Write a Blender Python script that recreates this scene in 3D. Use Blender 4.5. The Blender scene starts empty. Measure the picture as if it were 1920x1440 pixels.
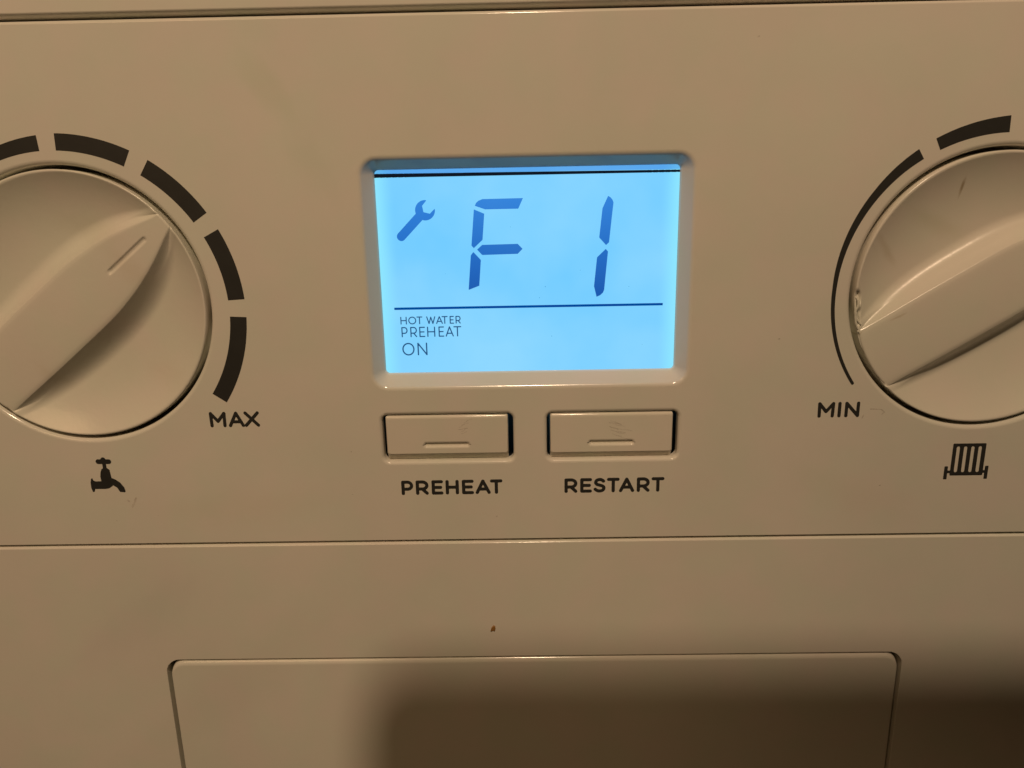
import bpy, bmesh, math, random
import numpy as np
from mathutils import Matrix, Vector, noise

random.seed(4)
# ------------------------------------------------------------------ units
# Everything is laid out in millimetres on the front of the boiler:
# u to the right, v up, w out of the panel towards the viewer.
MM = 0.001
def W3(u, v, w=0.0):
    return Vector((u * MM, -w * MM, v * MM))

sc = bpy.context.scene
# ------------------------------------------------------------------ camera
PITCH, YAW, ROLL = 0.2457, 0.0138, -0.0195
CAM = (-1.411, 17.962, 129.32)
cam_d = bpy.data.cameras.new("camera")
cam = bpy.data.objects.new("camera", cam_d)
sc.collection.objects.link(cam)
cam_d.sensor_width = 36.0
cam_d.lens = 1390.0 / 1920.0 * 36.0
cam_d.clip_start, cam_d.clip_end = 0.002, 20.0
_R = Matrix.Rotation(YAW, 3, 'Y') @ Matrix.Rotation(-PITCH, 3, 'X') @ Matrix.Rotation(ROLL, 3, 'Z')
_S = Matrix(((1, 0, 0), (0, 0, -1), (0, 1, 0)))           # (u,v,w) -> world
cam.matrix_world = Matrix.Translation(W3(*CAM)) @ (_S @ _R).to_4x4()
sc.camera = cam

# ------------------------------------------------------------------ world: dim warm light of the room
world = bpy.data.worlds.new("World"); sc.world = world
world.use_nodes = True
bg = world.node_tree.nodes["Background"]
# a room at night: lit ceiling above, darker floor below
_n, _l = world.node_tree.nodes, world.node_tree.links
_tc = _n.new('ShaderNodeTexCoord'); _sp = _n.new('ShaderNodeSeparateXYZ'); _l.new(_tc.outputs['Generated'], _sp.inputs[0])
_mr = _n.new('ShaderNodeMapRange'); _mr.interpolation_type = 'SMOOTHSTEP'
_mr.inputs[1].default_value = -0.5; _mr.inputs[2].default_value = 1.0
_mr.inputs[3].default_value = 0.006; _mr.inputs[4].default_value = 0.052
_l.new(_sp.outputs['Z'], _mr.inputs[0]); _l.new(_mr.outputs[0], bg.inputs[1])
bg.inputs[0].default_value = (1.0, 0.57, 0.26, 1)

# ------------------------------------------------------------------ key lamp: small warm lamp above and behind the phone
def area_lamp(name, pos, target, size, power, color):
    d = bpy.data.lights.new(name, 'AREA'); d.shape = 'DISK'; d.size = size * MM
    d.energy = power; d.color = color
    o = bpy.data.objects.new(name, d); sc.collection.objects.link(o)
    p, t = W3(*pos), W3(*target)
    o.location = p
    o.rotation_euler = (t - p).to_track_quat('-Z', 'Y').to_euler()
    return o
LAMP = (6.0, 530.0, 480.0)
area_lamp("ceiling_lamp", LAMP, (0, 0, 0), 38.0, 2.53, (1.0, 0.705, 0.455))
# added upper-left fill for room bounce; the phone keeps it off the lower right
area_lamp("room_fill", (-260, 330, 470), (0, -10, 0), 260.0, 0.52, (1.0, 0.61, 0.31))

sc.view_settings.view_transform = 'Standard'
sc.view_settings.look = 'None'
sc.view_settings.exposure = 0.0
sc.view_settings.gamma = 1.0
sc.view_settings.use_curve_mapping = False
sc.render.engine = 'CYCLES'

# ------------------------------------------------------------------ materials
def new_mat(name):
    m = bpy.data.materials.new(name); m.use_nodes = True
    nt = m.node_tree
    return m, nt, nt.nodes, nt.links, nt.nodes["Principled BSDF"]

def plastic(name, tint=(1, 1, 1), rough=0.33, bump=0.02, smears_and_sheen=()):
    m, nt, N, L, b = new_mat(name)
    tc = N.new('ShaderNodeTexCoord')
    # slight uneven yellowing of the white plastic
    n1 = N.new('ShaderNodeTexNoise'); n1.inputs['Scale'].default_value = 95; n1.inputs['Detail'].default_value = 3
    L.new(tc.outputs['Object'], n1.inputs['Vector'])
    r1 = N.new('ShaderNodeValToRGB')
    r1.color_ramp.elements[0].position = 0.38; r1.color_ramp.elements[1].position = 0.62
    c0, c1 = (0.765, 0.735, 0.665), (0.735, 0.745, 0.655)
    r1.color_ramp.elements[0].color = tuple(a * t for a, t in zip(c0, tint)) + (1,)
    r1.color_ramp.elements[1].color = tuple(a * t for a, t in zip(c1, tint)) + (1,)
    L.new(n1.outputs['Fac'], r1.inputs['Fac'])
    # faint grime, larger clouds
    n2 = N.new('ShaderNodeTexNoise'); n2.inputs['Scale'].default_value = 26; n2.inputs['Detail'].default_value = 5
    n2.inputs['Roughness'].default_value = 0.6
    L.new(tc.outputs['Object'], n2.inputs['Vector'])
    mr = N.new('ShaderNodeMapRange'); mr.inputs[1].default_value = 0.35; mr.inputs[2].default_value = 0.75
    mr.inputs[3].default_value = 1.0; mr.inputs[4].default_value = 0.93
    L.new(n2.outputs['Fac'], mr.inputs[0])
    mx = N.new('ShaderNodeMix'); mx.data_type = 'RGBA'; mx.blend_type = 'MULTIPLY'; mx.inputs[0].default_value = 1
    L.new(r1.outputs['Color'], mx.inputs[6]); L.new(mr.outputs[0], mx.inputs[7])
    col = mx.outputs[2]
    for (u, v, lu, lv, ang, sc_col, soft) in smears_and_sheen:              # wiped-on marks and stains, plus reflection streaks painted on casing and fascia
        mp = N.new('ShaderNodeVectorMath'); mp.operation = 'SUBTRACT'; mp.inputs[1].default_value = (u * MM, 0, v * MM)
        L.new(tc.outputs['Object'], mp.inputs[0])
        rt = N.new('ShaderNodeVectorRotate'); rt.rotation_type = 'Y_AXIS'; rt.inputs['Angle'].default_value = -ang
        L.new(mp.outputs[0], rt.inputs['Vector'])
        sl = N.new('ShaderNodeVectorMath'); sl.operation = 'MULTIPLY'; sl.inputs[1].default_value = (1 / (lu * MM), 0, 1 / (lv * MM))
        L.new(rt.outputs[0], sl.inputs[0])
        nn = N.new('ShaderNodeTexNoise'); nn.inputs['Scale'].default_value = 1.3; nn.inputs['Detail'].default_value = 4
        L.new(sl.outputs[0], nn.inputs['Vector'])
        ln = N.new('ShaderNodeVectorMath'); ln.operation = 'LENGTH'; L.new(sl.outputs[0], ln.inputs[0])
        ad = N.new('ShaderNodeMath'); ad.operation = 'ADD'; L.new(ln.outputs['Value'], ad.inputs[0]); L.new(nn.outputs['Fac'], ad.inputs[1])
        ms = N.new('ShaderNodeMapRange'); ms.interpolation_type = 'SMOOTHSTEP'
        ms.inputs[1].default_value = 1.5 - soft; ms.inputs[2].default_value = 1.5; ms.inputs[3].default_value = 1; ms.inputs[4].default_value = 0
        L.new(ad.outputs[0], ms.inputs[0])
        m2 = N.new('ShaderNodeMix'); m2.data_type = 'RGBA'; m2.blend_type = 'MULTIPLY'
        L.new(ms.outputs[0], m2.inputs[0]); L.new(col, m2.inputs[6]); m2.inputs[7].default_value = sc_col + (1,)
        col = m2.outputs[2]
    L.new(col, b.inputs['Base Color'])
    rr = N.new('ShaderNodeMapRange'); rr.inputs[3].default_value = rough - 0.03; rr.inputs[4].default_value = rough + 0.06
    L.new(n2.outputs['Fac'], rr.inputs[0]); L.new(rr.outputs[0], b.inputs['Roughness'])
    n3 = N.new('ShaderNodeTexNoise'); n3.inputs['Scale'].default_value = 900; n3.inputs['Detail'].default_value = 2
    L.new(tc.outputs['Object'], n3.inputs['Vector'])
    bp = N.new('ShaderNodeBump'); bp.inputs['Strength'].default_value = bump; bp.inputs['Distance'].default_value = 0.0004
    L.new(n3.outputs['Fac'], bp.inputs['Height']); L.new(bp.outputs['Normal'], b.inputs['Normal'])
    b.inputs['IOR'].default_value = 1.5
    return m

M_CASE = plastic("casing_plastic", rough=0.13, smears_and_sheen=[
    (-78, -62, 22, 7, math.radians(-40), (0.955, 0.955, 0.96), 0.8), (-62, -78, 40, 9, math.radians(-40), (0.97, 0.965, 0.96), 0.8)])  # diagonal reflection streaks at lower left, painted into the casing colour
M_FASC = plastic("fascia_plastic", rough=0.12, smears_and_sheen=[
    (-42.5, 36.5, 3.5, 9, math.radians(-35), (0.955, 0.975, 0.945), 0.7), (-36, 24, 4, 10, math.radians(-25), (0.965, 0.975, 0.96), 0.9),  # these two paint the sheen streak at upper left into the colour
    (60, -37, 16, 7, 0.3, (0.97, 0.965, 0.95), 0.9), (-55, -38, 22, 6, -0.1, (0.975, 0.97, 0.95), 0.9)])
M_KNOB = plastic("knob_plastic", (0.99, 0.985, 0.97), rough=0.19, bump=0.05, smears_and_sheen=[
    (-69, 7, 7, 3, math.radians(40), (0.965, 0.955, 0.93), 0.9), (-76, 14, 9, 4, math.radians(10), (0.95, 0.94, 0.92), 0.9),
    (-86, -12, 5, 2, math.radians(45), (0.96, 0.95, 0.93), 0.9), (-66, -12, 6, 4, 0.2, (0.975, 0.965, 0.95), 0.9)])
M_KNOB2 = plastic("worn_knob_plastic", (0.99, 0.985, 0.97), rough=0.19, bump=0.03, smears_and_sheen=[
    (73.9, 18.3, 0.42, 2.3, math.radians(5), (0.60, 0.52, 0.42), 0.9), (62, 8, 5, 1.2, math.radians(50), (0.9, 0.88, 0.84), 0.9),
    (71, 12, 8, 2.5, math.radians(20), (0.94, 0.93, 0.9), 0.9), (64.6, -3.4, 2.2, 0.32, math.radians(-27), (0.84, 0.80, 0.74), 0.9), (58, -6.4, 1.2, 0.25, math.radians(-40), (0.85, 0.82, 0.76), 0.9)])
M_BTN = plastic("button_plastic", (1.0, 0.99, 0.97), rough=0.13)

def plain(name, col, rough):
    m, nt, N, L, b = new_mat(name)
    tc = N.new('ShaderNodeTexCoord')
    n = N.new('ShaderNodeTexNoise'); n.inputs['Scale'].default_value = 400
    L.new(tc.outputs['Object'], n.inputs['Vector'])
    r = N.new('ShaderNodeValToRGB')
    r.color_ramp.elements[0].color = tuple(c * 0.85 for c in col) + (1,)
    r.color_ramp.elements[1].color = tuple(c * 1.15 for c in col) + (1,)
    L.new(n.outputs['Fac'], r.inputs['Fac']); L.new(r.outputs['Color'], b.inputs['Base Color'])
    b.inputs['Roughness'].default_value = rough
    return m
M_INK = plain("grey_print", (0.030, 0.031, 0.029), 0.45)
M_CHASSIS = plain("dark_chassis", (0.03, 0.028, 0.025), 0.6)
M_PHONE = plain("phone_black", (0.02, 0.02, 0.022), 0.35)
M_LENS = plain("lens_glass", (0.008, 0.008, 0.012), 0.05)
M_FLECK = plain("brown_fleck", (0.30, 0.15, 0.035), 0.6)

def grime(name, col, alpha):
    m, nt, N, L, b = new_mat(name)
    b.inputs['Base Color'].default_value = col + (1,)
    b.inputs['Roughness'].default_value = 0.6
    tc = N.new('ShaderNodeTexCoord')
    n = N.new('ShaderNodeTexNoise'); n.inputs['Scale'].default_value = 1500
    L.new(tc.outputs['Object'], n.inputs['Vector'])
    mr = N.new('ShaderNodeMapRange'); mr.inputs[1].default_value = 0.3; mr.inputs[2].default_value = 0.7
    mr.inputs[3].default_value = alpha * 0.2; mr.inputs[4].default_value = alpha
    L.new(n.outputs['Fac'], mr.inputs[0]); L.new(mr.outputs[0], b.inputs['Alpha'])
    return m
M_SCUFF = grime("grey_scuff", (0.26, 0.18, 0.12), 0.30)
M_FAINT = grime("faint_smudge", (0.42, 0.32, 0.24), 0.22)
M_STAIN = grime("brown_stain", (0.16, 0.085, 0.03), 0.75)

# backlit liquid crystal: glows sky blue, a little stronger at the two ends where the lamps sit
def lcd_mat():
    m, nt, N, L, b = new_mat("lcd_backlight")
    tc = N.new('ShaderNodeTexCoord'); sp = N.new('ShaderNodeSeparateXYZ')
    L.new(tc.outputs['Object'], sp.inputs[0])
    ab = N.new('ShaderNodeMath'); ab.operation = 'ABSOLUTE'; L.new(sp.outputs['X'], ab.inputs[0])
    mr = N.new('ShaderNodeMapRange'); mr.interpolation_type = 'SMOOTHSTEP'
    mr.inputs[1].default_value = 0.0228; mr.inputs[2].default_value = 0.0268
    L.new(ab.outputs[0], mr.inputs[0])
    n = N.new('ShaderNodeTexNoise'); n.inputs['Scale'].default_value = 48; n.inputs['Detail'].default_value = 3
    L.new(tc.outputs['Object'], n.inputs['Vector'])
    r = N.new('ShaderNodeValToRGB')
    r.color_ramp.elements[0].position = 0.3; r.color_ramp.elements[1].position = 0.7
    r.color_ramp.elements[0].color = (0.165, 0.60, 1.0, 1)
    r.color_ramp.elements[1].color = (0.265, 0.68, 1.0, 1)
    L.new(n.outputs['Fac'], r.inputs['Fac'])
    mx = N.new('ShaderNodeMix'); mx.data_type = 'RGBA'
    L.new(mr.outputs[0], mx.inputs[0]); L.new(r.outputs['Color'], mx.inputs[6])
    mx.inputs[7].default_value = (0.27, 0.80, 1.0, 1)
    L.new(mx.outputs[2], b.inputs['Emission Color']); b.inputs['Emission Strength'].default_value = 1.0
    b.inputs['Base Color'].default_value = (0.01, 0.012, 0.015, 1)
    b.inputs['Roughness'].default_value = 0.12
    return m
M_LCD = lcd_mat()

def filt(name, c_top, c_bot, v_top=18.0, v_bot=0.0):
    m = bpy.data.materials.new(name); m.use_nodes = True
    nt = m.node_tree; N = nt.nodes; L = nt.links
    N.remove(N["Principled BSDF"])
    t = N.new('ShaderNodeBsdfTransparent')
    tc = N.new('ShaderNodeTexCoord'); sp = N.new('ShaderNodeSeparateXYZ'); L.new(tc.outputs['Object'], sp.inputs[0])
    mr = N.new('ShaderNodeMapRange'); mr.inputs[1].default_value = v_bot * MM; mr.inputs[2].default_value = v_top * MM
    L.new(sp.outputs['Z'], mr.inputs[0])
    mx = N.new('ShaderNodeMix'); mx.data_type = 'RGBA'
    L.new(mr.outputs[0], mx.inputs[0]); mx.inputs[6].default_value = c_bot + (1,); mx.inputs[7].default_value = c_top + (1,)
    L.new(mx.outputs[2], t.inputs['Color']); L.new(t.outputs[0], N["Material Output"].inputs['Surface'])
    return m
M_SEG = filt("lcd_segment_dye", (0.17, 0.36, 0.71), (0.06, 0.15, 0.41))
M_LCDTXT = filt("lcd_text_dye", (0.08, 0.13, 0.22), (0.08, 0.13, 0.22))
M_LCDBAR = filt("lcd_bar_dye", (0.0, 0.10, 0.32), (0.0, 0.10, 0.32))
M_SEAL = plain("lcd_seal", (0.006, 0.02, 0.07), 0.25)

# ------------------------------------------------------------------ object helpers
def link(name, me, mat, parent=None):
    o = bpy.data.objects.new(name, me); sc.collection.objects.link(o)
    if mat: me.materials.append(mat)
    if parent is not None:
        o.parent = parent
        o.location = -parent.location if parent.type == 'EMPTY' else (0, 0, 0)
    return o

def from_bm(name, bm, mat, parent=None, recalc=True, smooth_flat=None):
    if recalc: bmesh.ops.recalc_face_normals(bm, faces=bm.faces)
    me = bpy.data.meshes.new(name); bm.to_mesh(me); bm.free()
    return link(name, me, mat, parent)

def rrect(b, r, n=10):
    """rounded rectangle loop, b = (u0,u1,v0,v1)"""
    u0, u1, v0, v1 = b; r = max(r, 0.02); pts = []
    for cx, cy, a0 in ((u1 - r, v1 - r, 0), (u0 + r, v1 - r, 90), (u0 + r, v0 + r, 180), (u1 - r, v0 + r, 270)):
        for k in range(n + 1):
            a = math.radians(a0 + 90 * k / n)
            pts.append((cx + r * math.cos(a), cy + r * math.sin(a)))
    return pts
def circ(c, r, n=160):
    return [(c[0] + r * math.cos(2 * math.pi * k / n), c[1] + r * math.sin(2 * math.pi * k / n)) for k in range(n)]
def grow(b, l, r=None, d=None, t=None):
    r = l if r is None else r; d = l if d is None else d; t = l if t is None else t
    return (b[0] - l, b[1] + r, b[2] - d, b[3] + t)

def loft(bm, loops, smooth=True, cap_end=False):
    """loops = [(list of (u,v), w), ...]; returns the vertex rings"""
    rings = [[bm.verts.new(W3(x, y, w)) for x, y in lp] for lp, w in loops]
    n = len(rings[0])
    for a, b in zip(rings, rings[1:]):
        for k in range(n):
            f = bm.faces.new((a[k], a[(k + 1) % n], b[(k + 1) % n], b[k])); f.smooth = smooth
    if cap_end: bm.faces.new(rings[-1])
    return rings
def fill(bm, rings_or_loops, w=0.0):
    """flat face bounded by the first loop, with the others as holes"""
    edges = []
    for lp in rings_or_loops:
        vs = [v if isinstance(v, bmesh.types.BMVert) else bm.verts.new(W3(v[0], v[1], w)) for v in lp]
        for a, b in zip(vs, vs[1:] + vs[:1]):
            e = bm.edges.get((a, b)) or bm.edges.new((a, b))
            edges.append(e)
    r = bmesh.ops.triangle_fill(bm, use_beauty=True, use_dissolve=False, edges=edges)
    for f in r['geom']:
        if isinstance(f, bmesh.types.BMFace): f.smooth = False

def fillet_out(b, rc, rad, n=8):
    """loops of a convex edge: b = bounds at the silhouette, rad = (l, r, d, t) fillet per side"""
    l, r, d, t = rad; rm = max(rad); out = []
    for k in range(n + 1):
        a = math.pi / 2 * k / n; s = 1 - math.sin(a)
        bb = (b[0] + l * s, b[1] - r * s, b[2] + d * s, b[3] - t * s)
        out.append((rrect(bb, rc - rm * s * 0.6), -rm * (1 - math.cos(a))))
    return out

def hole_lip(b, rc, rf, depth, n=8):
    out = []
    for k in range(n + 1):
        a = math.pi / 2 * k / n
        out.append((rrect(grow(b, -rf * math.sin(a)), rc - rf * math.sin(a)), -rf * (1 - math.cos(a))))
    out.append((rrect(grow(b, -rf), rc - rf), -depth))
    return out

# --- flat print and small shapes from signed distance fields (marching squares) ---
def sdf_mesh(bounds, step, fn, w):
    u0, u1, v0, v1 = bounds
    nx, ny = int((u1 - u0) / step) + 2, int((v1 - v0) / step) + 2
    xs = u0 + np.arange(nx) * step; ys = v0 + np.arange(ny) * step
    X, Y = np.meshgrid(xs, ys); D = fn(X, Y)
    D = np.where(np.abs(D) < 1e-6, 1e-6, D)
    I = D < 0
    verts, index, faces = [], {}, []
    def vid(key, p):
        if key not in index: index[key] = len(verts); verts.append(W3(p[0], p[1], w))
        return index[key]
    full = I[:-1, :-1] & I[1:, :-1] & I[:-1, 1:] & I[1:, 1:]
    anyc = I[:-1, :-1] | I[1:, :-1] | I[:-1, 1:] | I[1:, 1:]
    for j in range(ny - 1):
        i = 0
        while i < nx - 1:
            if full[j, i]:
                k = i
                while k + 1 < nx - 1 and full[j, k + 1]: k += 1
                faces.append([vid(('g', a, b), (xs[a], ys[b])) for a, b in ((i, j), (k + 1, j), (k + 1, j + 1), (i, j + 1))])
                i = k + 1; continue
            if anyc[j, i]:
                cs = [(i, j), (i + 1, j), (i + 1, j + 1), (i, j + 1)]; poly = []
                for q in range(4):
                    a, b = cs[q], cs[(q + 1) % 4]
                    da, db = D[a[1], a[0]], D[b[1], b[0]]
                    if da < 0: poly.append(vid(('g',) + a, (xs[a[0]], ys[a[1]])))
                    if (da < 0) != (db < 0):
                        t = da / (da - db); key = ('e',) + tuple(sorted((a, b)))
                        poly.append(vid(key, (xs[a[0]] + t * (xs[b[0]] - xs[a[0]]), ys[a[1]] + t * (ys[b[1]] - ys[a[1]]))))
                if len(set(poly)) >= 3: faces.append(poly)
            i += 1
    me = bpy.data.meshes.new("print"); me.from_pydata(verts, [], faces); me.update()
    return me

def d_seg(X, Y, a, b, r0, r1=None):
    r1 = r0 if r1 is None else r1
    dx, dy = b[0] - a[0], b[1] - a[1]; L2 = dx * dx + dy * dy + 1e-12
    t = np.clip(((X - a[0]) * dx + (Y - a[1]) * dy) / L2, 0, 1)
    return np.hypot(X - a[0] - t * dx, Y - a[1] - t * dy) - (r0 + (r1 - r0) * t)
def d_line(X, Y, pts, r):
    d = np.full(X.shape, 1e3)
    for a, b in zip(pts, pts[1:]): d = np.minimum(d, d_seg(X, Y, a, b, r))
    return d
def d_poly(X, Y, pts):
    d = np.full(X.shape, 1e9); ins = np.zeros(X.shape, bool); n = len(pts)
    for k in range(n):
        a, b = pts[k], pts[(k + 1) % n]
        d = np.minimum(d, d_seg(X, Y, a, b, 0))
        c = (a[1] > Y) != (b[1] > Y)
        with np.errstate(divide='ignore', invalid='ignore'):
            xi = (b[0] - a[0]) * (Y - a[1]) / (b[1] - a[1] + 1e-12) + a[0]
        ins ^= c & (X < xi)
    return np.where(ins, -d, d)
def bounds_of(pts, m):
    return (min(p[0] for p in pts) - m, max(p[0] for p in pts) + m, min(p[1] for p in pts) - m, max(p[1] for p in pts) + m)

def arc(cx, cy, rx, ry, a0, a1, n=14):
    return [(cx + rx * math.cos(math.radians(a0 + (a1 - a0) * k / n)), cy + ry * math.sin(math.radians(a0 + (a1 - a0) * k / n))) for k in range(n + 1)]
_bowl = [(0, 1), (.5, 1)] + arc(.52, .69, .48, .31, 90, -90) + [(0, .38)]
def catmull(p, n=8):
    q = [p[0]] + p + [p[-1]]; out = []
    for i in range(1, len(q) - 2):
        for k in range(n):
            t = k / n
            out.append(tuple(0.5 * (2 * q[i][c] + (q[i + 1][c] - q[i - 1][c]) * t + (2 * q[i - 1][c] - 5 * q[i][c] + 4 * q[i + 1][c] - q[i + 2][c]) * t * t
                       + (3 * q[i][c] - q[i - 1][c] - 3 * q[i + 1][c] + q[i + 2][c]) * t ** 3) for c in (0, 1)))
    return out + [p[-1]]
GLYPH = {
    'P': [[(0, 0), (0, 1)], _bowl],
    'R': [[(0, 0), (0, 1)], _bowl, [(.5, .38), (1, 0)]],
    'E': [[(1, 1), (0, 1), (0, 0), (1, 0)], [(0, .5), (.88, .5)]],
    'H': [[(0, 0), (0, 1)], [(1, 0), (1, 1)], [(0, .5), (1, .5)]],
    'A': [[(0, 0), (.5, 1), (1, 0)], [(.16, .30), (.84, .30)]],
    'T': [[(0, 1), (1, 1)], [(.5, 1), (.5, 0)]],
    'S': [catmull([(.93, .86), (.72, .97), (.46, 1), (.16, .92), (.05, .74), (.18, .59), (.5, .51), (.84, .42), (.98, .26), (.85, .07), (.52, 0), (.24, .03), (0, .15)])],
    'M': [[(.02, 0), (0, 1), (.5, .36), (1, 1), (.98, 0)]],
    'X': [[(0, 0), (1, 1)], [(0, 1), (1, 0)]],
    'I': [[(.5, 0), (.5, 1)]],
    'N': [[(0, 0), (0, 1), (1, 0), (1, 1)]],
    'O': [arc(.5, .5, .5, .5, 0, 360, 40)],
    'W': [[(0, 1), (.26, 0), (.5, .95), (.74, 0), (1, 1)]],
}
def lettering(parent, word, u0, u1, v0, v1, px0, px1, boxes, stroke, mat, w, step=0.07):
    """word set in rounded strokes; boxes = measured left/right of every letter on the scale px0..px1"""
    h = stroke / 2; strokes = []
    k = (u1 - u0) / (px1 - px0)
    for ch, (a, b) in zip(word, boxes):
        x0, x1 = u0 + (a - px0) * k + h, u0 + (b - px0) * k - h
        for s in GLYPH[ch]:
            strokes.append([(x0 + p[0] * (x1 - x0), v0 + h + p[1] * (v1 - v0 - stroke)) for p in s])
    def fn(X, Y):
        d = np.full(X.shape, 1e3)
        for s in strokes:
            bu = bounds_of(s, h + 0.5)
            i0, i1 = np.searchsorted(X[0], [bu[0], bu[1]])
            d[:, i0:i1] = np.minimum(d[:, i0:i1], d_line(X[:, i0:i1], Y[:, i0:i1], s, h))
        return d
    me = sdf_mesh((u0 - .3, u1 + .3, v0 - .3, v1 + .3), step, fn, w)
    return link("lettering", me, mat, parent)

# ================================================================== BOILER
BASE_V = -160.0
boiler = bpy.data.objects.new("boiler", None); sc.collection.objects.link(boiler)
boiler.location = W3(0, BASE_V, 0)
boiler.empty_display_size = 0.05
boiler["label"] = "white boiler front with lit blue display, two turning knobs and two push buttons"
boiler["category"] = "boiler"

# body behind the front panels (dark chassis that the gaps look into)
bm = bmesh.new()
loft(bm, [(rrect((-193, 193, -156, 326), 3), -10.0), (rrect((-193, 193, -156, 326), 3), -270.0)], cap_end=True)
fill(bm, [rrect((-193, 193, -156, 326), 3)], -10.0)
bmesh.ops.remove_doubles(bm, verts=bm.verts, dist=1e-7)
from_bm("chassis", bm, M_CHASSIS, boiler)

def panel(name, b, rc, rad, depth, mat, holes=()):
    bm = bmesh.new()
    lps = fillet_out(b, rc, rad)
    rings = loft(bm, lps + [(lps[-1][0], -depth)])
    fill(bm, [rings[0]] + list(holes))
    return from_bm(name, bm, mat, boiler)

U0, U1 = -196.5, 196.0
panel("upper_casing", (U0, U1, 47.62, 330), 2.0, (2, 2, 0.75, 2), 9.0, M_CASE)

# ---- control fascia with its openings
BEZ = (-28.75, 28.75, -15.45, 25.40); BEZ_R = 3.4
BT1 = (-27.80, -2.42, -29.62, -19.32); BT2 = (2.30, 27.62, -29.62, -19.32); BT_R = 1.9
KN1, KN2, WELL = (-80.30, 0.65), (80.25, 0.65), 25.05
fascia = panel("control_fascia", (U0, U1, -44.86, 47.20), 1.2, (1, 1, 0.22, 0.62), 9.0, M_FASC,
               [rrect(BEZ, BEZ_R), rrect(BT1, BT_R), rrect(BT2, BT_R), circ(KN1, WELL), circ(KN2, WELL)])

# display bezel: rolled lip then a sloping wall down to the screen
SCR = (-26.15, 26.15, -12.62, 23.02)
bm = bmesh.new(); lps = []
A_END, RF = math.radians(50), 1.15
for k in range(11):
    a = A_END * k / 10; i = RF * math.sin(a)
    lps.append((rrect(grow(BEZ, -i), BEZ_R - i), -RF * (1 - math.cos(a))))
i0 = RF * math.sin(A_END); w0 = -RF * (1 - math.cos(A_END))
bi = grow(BEZ, -i0)
for k in range(1, 7):
    t = k / 6
    b = tuple(bi[c] + (SCR[c] - bi[c]) * t for c in range(4))
    lps.append((rrect(b, (BEZ_R - i0) * (1 - t) + 0.75 * t), w0 + (-2.28 - w0) * t))
lps.append((rrect(SCR, 0.75), -3.2))
loft(bm, lps)
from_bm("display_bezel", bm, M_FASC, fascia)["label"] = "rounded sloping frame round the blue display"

# screen
display = None
bm = bmesh.new(); loft(bm, [(rrect(grow(SCR, 0.6), 0.3), -2.50), (rrect(grow(SCR, 0.6), 0.3), -5.0)], smooth=False, cap_end=True)
fill(bm, [rrect(grow(SCR, 0.6), 0.3)], -2.50)
bmesh.ops.remove_doubles(bm, verts=bm.verts, dist=1e-7)
display = from_bm("display_screen", bm, M_LCD, boiler)
display["label"] = "sky blue backlit display showing F 1 and a spanner"
WS = -2.47

def poly_part(name, pts, mat, w, parent, rnd=0.0, step=0.08):
    def fn(X, Y): return d_poly(X, Y, pts) - rnd
    return link(name, sdf_mesh(bounds_of(pts, 0.4), step, fn, w), mat, parent)

SEGS = [
    [(-9.07, 16.78), (-8.85, 17.25), (-8.45, 17.60), (-7.73, 17.89), (-0.72, 17.93), (-1.56, 16.16), (-7.29, 16.15)],
    [(-9.25, 16.19), (-7.47, 15.42), (-7.89, 10.97), (-9.46, 9.57), (-9.86, 10.03)],
    [(-8.89, 9.31), (-7.98, 10.11), (-1.75, 10.18), (-0.92, 9.30), (-1.78, 8.45), (-8.03, 8.36)],
    [(-9.56, 8.91), (-8.28, 7.50), (-8.69, 2.99), (-10.61, 2.27), (-10.03, 8.32)],
    [(13.95, 18.03), (14.40, 17.75), (14.72, 17.35), (14.89, 16.88), (14.65, 14.66), (14.21, 10.16), (13.69, 9.68), (12.48, 11.00), (13.00, 15.96)],
    [(13.65, 9.03), (14.04, 8.57), (13.44, 1.84), (13.22, 1.35), (12.75, 0.93), (12.11, 0.65), (11.64, 2.54), (12.13, 7.59)],
]
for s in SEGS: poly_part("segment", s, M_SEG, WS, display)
# spanner
notch = [(-18.19, 16.95), (-18.0, 15.88), (-16.9, 15.60), (-16.04, 16.43), (-14.58, 17.91), (-16.33, 19.05), (-17.45, 17.81)]
def spanner(X, Y):
    head = np.hypot(X + 17.72, Y - 16.19) - 1.72
    head = np.maximum(head, -d_poly(X, Y, notch))
    return np.minimum(head, d_seg(X, Y, (-22.07, 11.80), (-18.75, 15.15), 0.78))
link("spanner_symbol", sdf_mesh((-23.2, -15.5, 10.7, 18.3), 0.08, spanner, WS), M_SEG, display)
poly_part("divider_line", [(-24.04, -1.08), (23.9, -1.08), (23.9, -0.66), (-24.04, -0.66)], M_LCDBAR, WS, display)
lettering(display, "HOTWATER", -23.06, -12.22, -3.74, -2.33, 515, 1150,
          [(515, 582), (598, 682), (685, 748), (788, 884), (890, 962), (950, 1014), (1034, 1080), (1096, 1150)], 0.19, M_LCDTXT, WS, 0.05)
lettering(display, "PREHEAT", -22.98, -12.16, -6.08, -4.20, 527, 1157,
          [(527, 592), (620, 690), (714, 776), (797, 882), (917, 976), (990, 1076), (1074, 1157)], 0.21, M_LCDTXT, WS, 0.05)
lettering(display, "ON", -23.0, -18.45, -9.44, -7.10, 535, 795, [(535, 662), (693, 795)], 0.24, M_LCDTXT, WS, 0.05)
# dark seal along the top of the glass
def seal(X, Y):
    return np.maximum(np.abs(X) - 26.7, np.abs(Y - 22.02 - 0.0028 * (X * -1)) - 0.20 + 0.025 * np.sin(X * 9) * (np.abs(X) > 20.5) * np.sin(X * 3.1 + 1) - 0.0025 * (-X + 26))
link("seal_strip", sdf_mesh((-26.6, 26.6, 21.3, 22.8), 0.07, seal, WS), M_SEAL, display)

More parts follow.
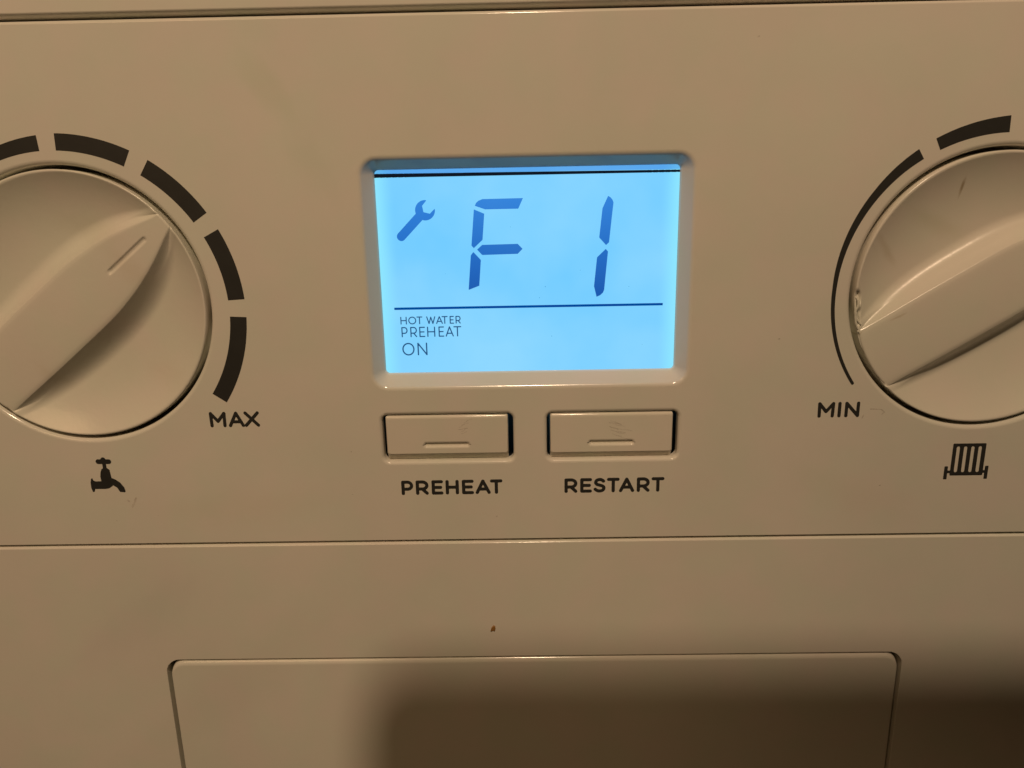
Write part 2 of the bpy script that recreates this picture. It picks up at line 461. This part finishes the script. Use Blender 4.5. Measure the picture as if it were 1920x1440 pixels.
M_EDGE = filt("lcd_edge_shade", (0.50, 0.62, 0.86), (0.50, 0.62, 0.86))
poly_part("edge_shade", [(-26.6, 22.36), (26.6, 22.24), (26.6, 23.4), (-26.6, 23.4)], M_EDGE, WS, display)  # tinted strip painting the shaded band along the top of the screen
M_DUST = filt("lcd_dust", (0.45, 0.6, 0.7), (0.45, 0.6, 0.7))
for u, v, r in ((3.02, 2.61, .10), (1.96, 0.66, .09), (9.2, 5.4, .06), (4.1, -6.3, .08), (-3.0, 13.1, .06), (17.8, 2.4, .07), (-14.6, 5.2, .05), (20.4, -8.1, .06)):
    link("dust_speck", sdf_mesh((u - .3, u + .3, v - .3, v + .3), 0.03, lambda X, Y: np.hypot(X - u, (Y - v) * 1.2) - r, WS), M_DUST, display)

# ---- printed marks on the fascia
WP = 0.025
lettering(fascia, "PREHEAT", -24.22, -5.36, -35.55, -32.68, 378, 1512,
          [(378, 512), (540, 684), (718, 848), (875, 1024), (1058, 1192), (1210, 1380), (1374, 1514)], 0.62, M_INK, WP)
lettering(fascia, "RESTART", 6.19, 24.70, -35.58, -32.70, 350, 1470,
          [(350, 496), (527, 660), (678, 815), (828, 970), (964, 1136), (1163, 1308), (1328, 1472)], 0.62, M_INK, WP)
lettering(fascia, "MAX", -58.60, -49.42, -21.75, -18.80, 1450, 1797, [(1450, 1566), (1580, 1692), (1690, 1797)], 0.60, M_INK, WP)
lettering(fascia, "MIN", 51.95, 59.50, -21.68, -18.76, 153, 510, [(153, 298), (322, 355), (383, 510)], 0.60, M_INK, WP)

TH = [-40, 57, 63, 88, 94, 115, 121, 140, 177, 214, 230]
TW = [2.92, 2.92, 2.88, 2.75, 2.55, 2.05, 1.88, 1.38, 0.72, 0.55, 0.5]
def dial_segment(c, a0, a1, cr=0.0, round_end=False):
    bm = bmesh.new(); n = max(8, int(a1 - a0)); vin, vout = [], []
    for k in range(n + 1):
        a = a0 + (a1 - a0) * k / n; t = math.radians(a)
        ri = 27.16 - 0.35 * max(0, min(1, (a - 130) / 45)); ro = ri + float(np.interp(a, TH, TW))
        vin.append(bm.verts.new(W3(c[0] + ri * math.cos(t), c[1] + ri * math.sin(t), WP)))
        vout.append(bm.verts.new(W3(c[0] + ro * math.cos(t), c[1] + ro * math.sin(t), WP)))
    for k in range(n): bm.faces.new((vin[k], vout[k], vout[k + 1], vin[k + 1]))
    if round_end:
        t = math.radians(a1); ri = 26.81; ro = ri + 0.55; rm, hr = (ri + ro) / 2, (ro - ri) / 2
        cen = (c[0] + rm * math.cos(t), c[1] + rm * math.sin(t)); pts = []
        for k in range(1, 8):
            q = t + math.pi * k / 8
            pts.append(bm.verts.new(W3(cen[0] + hr * math.cos(q), cen[1] + hr * math.sin(q), WP)))
        bm.faces.new([vin[-1], vout[-1]] + pts)
    return from_bm("dial_segment", bm, M_INK, fascia)
for c, segs in (((-79.85, 0.0), [(-34.5, -2.9), (3.15, 27.2), (33.35, 57.4), (63.65, 87.9), (93.8, 115.3), (121.4, 214)]),
                ((80.2, -0.2), [(-34.5, -2.9), (3.15, 27.2), (33.35, 57.4), (63.65, 85.0), (91.3, 115.35), (121.4, 214)])):
    for k, (a0, a1) in enumerate(segs):
        if c[0] > 0 and k < 3: continue            # far outside the picture
        dial_segment(c, a0, a1, round_end=(a1 > 200))

tap = [(-79.9, -29.58), (-79.43, -29.32), (-78.93, -29.33), (-78.49, -29.73), (-78.35, -31.32), (-77.65, -31.66), (-76.87, -32.27), (-76.25, -33.21), (-76.09, -34.02), (-76.2, -34.15), (-77.07, -34.07), (-77.51, -33.2), (-78.19, -32.72), (-79.03, -33.31), (-79.81, -33.43), (-81.75, -33.4), (-81.9, -33.93), (-82.17, -34.03), (-82.36, -33.26), (-82.34, -32.19), (-82.18, -31.53), (-81.97, -31.33), (-81.82, -31.8), (-81.35, -32.0), (-80.27, -31.95), (-80.32, -31.02), (-80.17, -30.23)]
def tapf(X, Y):
    d = d_poly(X, Y, tap) - 0.05
    d = np.minimum(d, d_seg(X, Y, (-80.32, -28.05), (-78.36, -28.08), 0.47))
    d = np.minimum(d, np.hypot(X + 79.36, Y + 27.68) - 0.46)
    return np.minimum(d, d_seg(X, Y, (-79.28, -28.3), (-79.28, -29.6), 0.36))
link("tap_symbol", sdf_mesh((-83, -75.5, -34.6, -26.8), 0.07, tapf, WP), M_INK, fascia)
def radf(X, Y):
    d = d_poly(X, Y, [(77.35, -27.2), (83.0, -27.2), (83.0, -33.05), (77.35, -33.05)]) - 0.18
    for u in (78.16, 79.48, 80.80, 82.12):
        d = np.maximum(d, -d_seg(X, Y, (u, -27.88), (u, -32.3), 0.29))
    for u in (76.4, 83.8):
        d = np.minimum(d, d_poly(X, Y, [(u - .22, -31.5), (u + .22, -31.5), (u + .22, -33.85), (u - .22, -33.85)]) - 0.1)
    return np.minimum(d, d_seg(X, Y, (76.5, -32.5), (83.7, -32.5), 0.26) + 1e3 * ((X > 77.6) & (X < 82.8)))
link("radiator_symbol", sdf_mesh((75.7, 84.6, -34.5, -26.4), 0.07, radf, WP), M_INK, fascia)

# ---- push buttons
def push_button(lip, cap, dash, label):
    bm = bmesh.new(); loft(bm, hole_lip(lip, BT_R, 0.72, 2.0)); from_bm("button_surround", bm, M_FASC, fascia)
    u0, u1, v0, v1 = cap; bm = bmesh.new(); lps = []
    # v0 = lower edge of the flat face; below it the cap falls away in a chamfer
    for k in range(7):
        a = math.pi / 2 * k / 6; s = 1 - math.sin(a); w = -0.42 * (1 - math.cos(a))
        lps.append((rrect((u0 + 0.32 * s, u1 - 0.32 * s, v0 - 0.16 * (1 - s), v1 - 0.62 * s), 0.35, 4), w - 0.05))
    lps.append((rrect((u0, u1, v0 - 1.42, v1), 0.35, 4), -1.35)); lps.append((rrect((u0, u1, v0 - 1.5, v1), 0.35, 4), -7))
    rings = loft(bm, lps)
    d0, d1, e0, e1 = dash; rr = (e1 - e0) / 2
    fill(bm, [rings[0], rrect(dash, rr, 8)], -0.05)
    b = from_bm("push_button", bm, M_BTN, boiler); b["label"] = label
    bm = bmesh.new()
    gl = [(rrect(grow(dash, -0.5 * math.sin(t)), rr - 0.5 * math.sin(t), 8), -0.05 - 0.48 * (1 - math.cos(t))) for t in np.linspace(0, math.pi / 2, 7)]
    rings = loft(bm, gl); bm.faces.new(rings[-1])
    from_bm("dash_groove", bm, M_BTN, b)
push_button(BT1, (-26.45, -4.08, -27.40, -20.20), (-19.85, -10.95, -26.52, -25.08), "blank push button above the word PREHEAT")
push_button(BT2, (3.62, 25.95, -27.52, -20.20), (10.38, 19.22, -26.55, -25.10), "scuffed push button above the word RESTART")

# ---- knobs
for c in (KN1, KN2):
    bm = bmesh.new()
    lps = [(circ(c, WELL - 0.80 * math.sin(t)), -0.80 * (1 - math.cos(t))) for t in np.linspace(0, math.pi / 2, 9)]
    lps.append((circ(c, WELL - 0.80), -8.5)); rings = loft(bm, lps)
    bm.faces.new(rings[-1])
    from_bm("knob_well", bm, M_FASC, fascia)

KR, KW = 23.52, 0.40            # radius and height of the rim
GX = [-24, -10, 4, 8, 13.4, 19, 23.52]; GW = [5.75, 5.9, 5.85, 5.5, 4.6, 2.95, 1.15]
def half_width(x):
    t = np.linspace(-2.5, 2.5, 11)
    return float(np.mean(np.interp(np.clip(x + t, -24, 23.52), GX, GW)))
def knob(centre, angle, label, mat, damaged=False):
    nx = 220
    th = np.linspace(math.pi, 0, nx + 1)[1:-1]
    s_side = np.concatenate([[0], np.cumsum(np.interp(np.linspace(0, 1, 62), [0, .3, 1], [0.25, 1.0, 1.3]))]); s_side /= s_side[-1]
    yin = np.array([-1.15, -.9, -.72, -.6, -.52, -.44, -.36, -.25, 0, .25, .36, .44, .52, .6, .72, .9, 1.15])
    def height(x, y, hw, r):
        s = abs(y) - hw
        dish = -3.9 * max(0.0, 1 - (r / KR) ** 3.5)
        if s <= 0: h = -0.004 * y * y
        else:
            wall = -1.28 * s - 0.004 * hw * hw
            k = 2.1; hh = max(k - abs(dish - wall), 0) / k
            h = max(dish, wall) + hh * hh * k * 0.25 * min(1, s / 1.5)
        if abs(s) < 0.2:                                        # softened crest
            h -= 0.06 * (1 - abs(s) / 0.2) ** 2 * (1 if s > 0 else 1)
        # pointer groove, cut into the flat of the grip
        dx = max(9.95 - x, 0, x - 18.4)
        g = math.hypot(dx, y)
        if g < 0.56: h -= 0.34 * (0.5 + 0.5 * math.cos(math.pi * min(1, g / 0.56))) ** 0.7
        # rounded rim
        e = KR - r
        if e < 0.35: h -= 0.35 - math.sqrt(max(0, 0.35 ** 2 - (0.35 - e) ** 2))
        return h
    ca, sa = math.cos(angle), math.sin(angle)
    rows = []
    for t in th:
        # x from -KR to KR, rows run across the grip
        x = KR * math.cos(t); ylim = KR * math.sin(t); hw = min(half_width(x), ylim - 0.02)
        yy = []
        for s in s_side[::-1]: yy.append(-hw - (ylim - hw) * s)
        k = min(1.0, hw * 0.8 / 1.15); inn = yin * k
        mid_l = np.linspace(-hw, inn[0], 7)[1:-1]; mid_r = np.linspace(inn[-1], hw, 7)[1:-1]
        yy += list(mid_l) + list(inn) + list(mid_r)
        for s in s_side: yy.append(hw + (ylim - hw) * s)
        rows.append((x, ylim, hw, yy))
    V, co, kind = [], [], []
    for x, ylim, hw, yy in rows:
        r_ = []
        for y in yy:
            r = math.hypot(x, y); h = height(x, y, hw, min(r, KR))
            px, py = x, y
            U, Vv = centre[0] + x * ca - y * sa, centre[1] + x * sa + y * ca
            wv = KW + h
            if damaged:
                # melted, chewed patch on the rim beside the wide end of the grip
                tt = max(0, min(1, ((U - 56.3) * 0.9 + (Vv + 0.2) * -5.0) / (0.81 + 25)))
                dd = math.hypot(U - 56.3 - 0.9 * tt, Vv + 0.2 + 5.0 * tt) - (1.35 - 0.75 * tt)
                if dd < 0.5:
                    q = max(0, min(1, (0.5 - dd) / 0.5))
                    nz = noise.noise(Vector((U * 1.0, Vv * 0.42, 3.7))) + 0.4 * noise.noise(Vector((U * 1.9, Vv * 0.8, 9.1)))
                    wv += q * min(1, 0.25 + max(0, KR - r) / 0.9) * (-0.75 + 1.35 * nz)
            r_.append(len(V)); V.append(W3(U, Vv, wv)); co.append((x, y, hw))
        rows_i.append(r_) if False else kind.append(r_)
    F, T = [], []
    for a, b in zip(kind, kind[1:]):
        for k in range(len(a) - 1):
            F.append((a[k], b[k], b[k + 1], a[k + 1]))
            cx = (co[a[k]][0] + co[b[k + 1]][0]) / 2; cy = (co[a[k]][1] + co[b[k + 1]][1]) / 2; hw = (co[a[k]][2] + co[b[k]][2]) / 2
            g = math.hypot(max(9.95 - cx, 0, cx - 18.4), cy)
            T.append(2 if g < 0.62 else (1 if abs(cy) < hw + 3.0 and math.hypot(cx, cy) < KR - 0.4 else 0))
    # skirt round the outside
    ring = [r[0] for r in kind] + [r[-1] for r in reversed(kind)]
    for cap in (kind[0], kind[-1]):
        pass
    full = kind[0][::-1] + [r[-1] for r in kind[1:-1]] + kind[-1][::-1] if False else None
    left = kind[0]; right = kind[-1]
    loop = [r[0] for r in kind] + right[1:] + [r[-1] for r in reversed(kind[:-1])] + left[::-1][1:-1]
    prev = loop
    for d_in, w in ((0.0, -1.2), (0.0, -7.5)):
        cur = []
        for i in loop:
            p = V[i]; cur.append(len(V)); V.append(W3(p.x / MM, p.z / MM, w))
        for k in range(len(loop)):
            k2 = (k + 1) % len(loop)
            F.append((prev[k], cur[k], cur[k2], prev[k2])); T.append(0)
        prev = cur
    me = bpy.data.meshes.new("full"); me.from_pydata(V, [], F); me.update()
    bmx = bmesh.new(); bmx.from_mesh(me); bmesh.ops.recalc_face_normals(bmx, faces=bmx.faces)
    bmx.normal_update(); bmx.verts.ensure_lookup_table(); nrm = [v.normal.copy() for v in bmx.verts]
    flip = nrm[kind[nx // 2][len(kind[0]) // 2]].y > 0
    bmx.free(); bpy.data.meshes.remove(me)
    if flip: nrm = [-n for n in nrm]; F = [f[::-1] for f in F]
    parent = boiler; first = None
    for code, nm in ((0, "control_knob"), (1, "grip"), (2, "pointer_groove")):
        used = {}; vs, ns, fs = [], [], []
        for f, t in zip(F, T):
            if t != code: continue
            g = []
            for i in f:
                if i not in used: used[i] = len(vs); vs.append(V[i]); ns.append(nrm[i])
                g.append(used[i])
            fs.append(g)
        m = bpy.data.meshes.new(nm); m.from_pydata(vs, [], fs); m.update()
        m.shade_smooth(); m.normals_split_custom_set_from_vertices(ns)
        o = link(nm, m, mat, parent)
        if code == 0: o["label"] = label; parent = first = o
    return first
knob1 = knob(KN1, math.radians(38.9), "round knob with pointed grip beside the word MAX", M_KNOB)
knob2 = knob(KN2, math.radians(31.0), "round knob with chewed rim beside the word MIN", M_KNOB2, damaged=True)

# torn curls of plastic on the chewed rim
def strand(pts, rad):
    bm = bmesh.new(); rings = []; P = catmull([(p[0], p[1]) for p in pts], 5); Wz = catmull([(p[2], 0) for p in pts], 5)
    n = len(P)
    for i, (p, z) in enumerate(zip(P, Wz)):
        q = P[min(i + 1, n - 1)]; o = P[max(i - 1, 0)]; dx, dy = q[0] - o[0], q[1] - o[1]; l = math.hypot(dx, dy) or 1
        nx, ny = -dy / l, dx / l
        r = rad * (0.35 + 0.65 * math.sin(math.pi * (i + 0.6) / (n + 0.2))) * (1 + 0.35 * noise.noise(Vector((p[0] * 2.1, p[1] * 1.7, 5))))
        rings.append([bm.verts.new(W3(p[0] + nx * r * math.cos(a), p[1] + ny * r * math.cos(a), z[0] + r * 0.8 * math.sin(a))) for a in np.linspace(0, 2 * math.pi, 9)[:-1]])
    for a, b in zip(rings, rings[1:]):
        for k in range(8):
            f = bm.faces.new((a[k], a[(k + 1) % 8], b[(k + 1) % 8], b[k])); f.smooth = True
    bm.faces.new(rings[0]); bm.faces.new(rings[-1])
    return from_bm("torn_burr", bm, M_KNOB2, knob2)
strand([(56.95, 0.15, -.35), (57.45, -0.5, -.15), (57.45, -1.6, -.1), (57.1, -2.6, -.2), (57.5, -3.7, -.1), (58.2, -4.75, .1)], 0.27)
strand([(57.0, -0.4, -.2), (56.95, -1.6, 0.05), (57.1, -3.0, .1), (57.3, -4.4, .1), (57.75, -5.6, .15)], 0.24)

# ---- lower casing with the access flap
FH = (-73.50, 72.85, -138.0, -69.93); FH_R = 3.0
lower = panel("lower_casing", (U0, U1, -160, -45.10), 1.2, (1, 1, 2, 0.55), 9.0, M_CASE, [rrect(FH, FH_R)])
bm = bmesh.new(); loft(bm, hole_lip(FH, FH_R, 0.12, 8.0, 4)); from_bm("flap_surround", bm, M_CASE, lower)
FL = (-72.72, 72.08, -137.3, -70.22)
bm = bmesh.new()
lps = fillet_out(FL, 3.2, (0.35, 0.35, 0.6, 1.25), 10)
rings = loft(bm, lps + [(lps[-1][0], -8)]); fill(bm, [rings[0]])
flap = from_bm("access_flap", bm, M_CASE, boiler)
flap["label"] = "wide blank access flap with rounded corners below the controls"

# ---- dirt: fleck, scuffs, specks
bm = bmesh.new()
fp = [(-8.35, -64.5), (-8.2, -63.7), (-7.75, -63.1), (-7.4, -63.3), (-7.35, -63.9), (-7.5, -64.45), (-7.85, -64.25)]
loft(bm, [(fp, 0.01), ([(-7.8 + (a + 7.8) * .75, -63.8 + (b + 63.8) * .75) for a, b in fp], 0.22)], cap_end=True)
o = from_bm("dirt_fleck", bm, M_FLECK, lower); o["label"] = "brown fleck stuck above the flap"

def strokes_part(name, lines, mat, w, parent, step=0.08):
    allp = [p for l, r in lines for p in l]
    def fn(X, Y):
        d = np.full(X.shape, 1e3)
        for l, r in lines: d = np.minimum(d, d_line(X, Y, l, r))
        return d
    return link(name, sdf_mesh(bounds_of(allp, 0.6), step, fn, w), mat, parent)
btn2 = [o for o in boiler.children if o.name.startswith("push_button")][1]
btn1 = [o for o in boiler.children if o.name.startswith("push_button")][0]
def wavy(u, v, L, ang, amp):
    pts = []
    for k in range(9):
        t = k / 8
        pts.append((u + L * t * math.cos(ang) + amp * math.sin(t * 7 + u), v + L * t * math.sin(ang) + amp * math.cos(t * 5 + v)))
    return pts
ln = []
for k in range(9):
    ln.append((wavy(14.4 + random.uniform(-.3, 1.4), -21.6 - 0.36 * k, random.uniform(1.5, 3.6), random.uniform(-.5, -.15), .07), random.uniform(.03, .07)))
strokes_part("scuff_mark", ln, M_SCUFF, -0.035, btn2, 0.05)
ln = [(wavy(-13.2 + random.uniform(0, 1.2), -21.6 - 0.42 * k, random.uniform(.8, 2.2), random.uniform(-.1, .5), .07), random.uniform(.03, .06)) for k in range(6)]
strokes_part("scuff_mark", ln, M_SCUFF, -0.035, btn1, 0.05)
strokes_part("scuff_mark", [([(61.4, -20.2), (63.4, -20.3)], .08), ([(63.4, -20.3), (64.0, -20.8), (63.6, -21.2)], .1), ([(60.3, -21.3), (60.1, -21.9)], .1)], M_SCUFF, WP, fascia)
strokes_part("scuff_mark", [([(-74.3, -35.4), (-74.6, -36.2), (-75.2, -37.1)], .20), ([(-75.9, -35.8), (-75.7, -36.0)], .18)], M_FAINT, WP, fascia)
sp = []
for k in range(14):
    u, v = random.uniform(-80, 80), random.uniform(-44, 46)
    if abs(u) < 30 and -31 < v < 27 or abs(abs(u) - 80) < 31 and abs(v) < 31: continue
    sp.append(([(u, v), (u + random.uniform(-.2, .2), v + random.uniform(-.15, .15))], random.uniform(.05, .11)))
for l, r in sp:
    o = strokes_part("dirt_speck", [(l, r)], M_SCUFF, WP, fascia, 0.05)

# ================================================================== PHONE that takes the picture; its shadow falls on the flap
phone = bpy.data.objects.new("phone", None); sc.collection.objects.link(phone)
phone["label"] = "black smartphone held up in front of the boiler, shading the flap"
phone["category"] = "phone"
phone.matrix_world = cam.matrix_world.copy()
def phone_box(name, b, r, z0, z1, mat, bev=1.2):
    bm = bmesh.new(); rings = []
    for ins, z in ((bev, z0), (bev * .3, z0 + bev * .3), (0, z0 + bev), (0, z1 - bev), (bev * .3, z1 - bev * .3), (bev, z1)):
        rings.append([bm.verts.new((x * MM, y * MM, z * MM)) for x, y in rrect(grow(b, -ins), r - ins, 8)])
    for a, c in zip(rings, rings[1:]):
        for k in range(len(a)):
            f = bm.faces.new((a[k], a[(k + 1) % len(a)], c[(k + 1) % len(a)], c[k])); f.smooth = True
    bm.faces.new(rings[0]); bm.faces.new(rings[-1])
    bmesh.ops.recalc_face_normals(bm, faces=bm.faces)
    me = bpy.data.meshes.new(name); bm.to_mesh(me); bm.free()
    o = bpy.data.objects.new(name, me); sc.collection.objects.link(o); me.materials.append(mat); o.parent = phone
    return o
phone_box("phone_body", (-24.1, 132, -14.0, 60.6), 9, 4.0, 12.5, M_PHONE)
bump_o = phone_box("camera_bar", (-8, 8, -9, 50), 7, 2.2, 5.0, M_PHONE, 0.8)
for y in (0, 16, 32):
    l = phone_box("lens", (-5, 5, y - 5, y + 5), 5, 1.9, 3.0, M_LENS, 0.2)
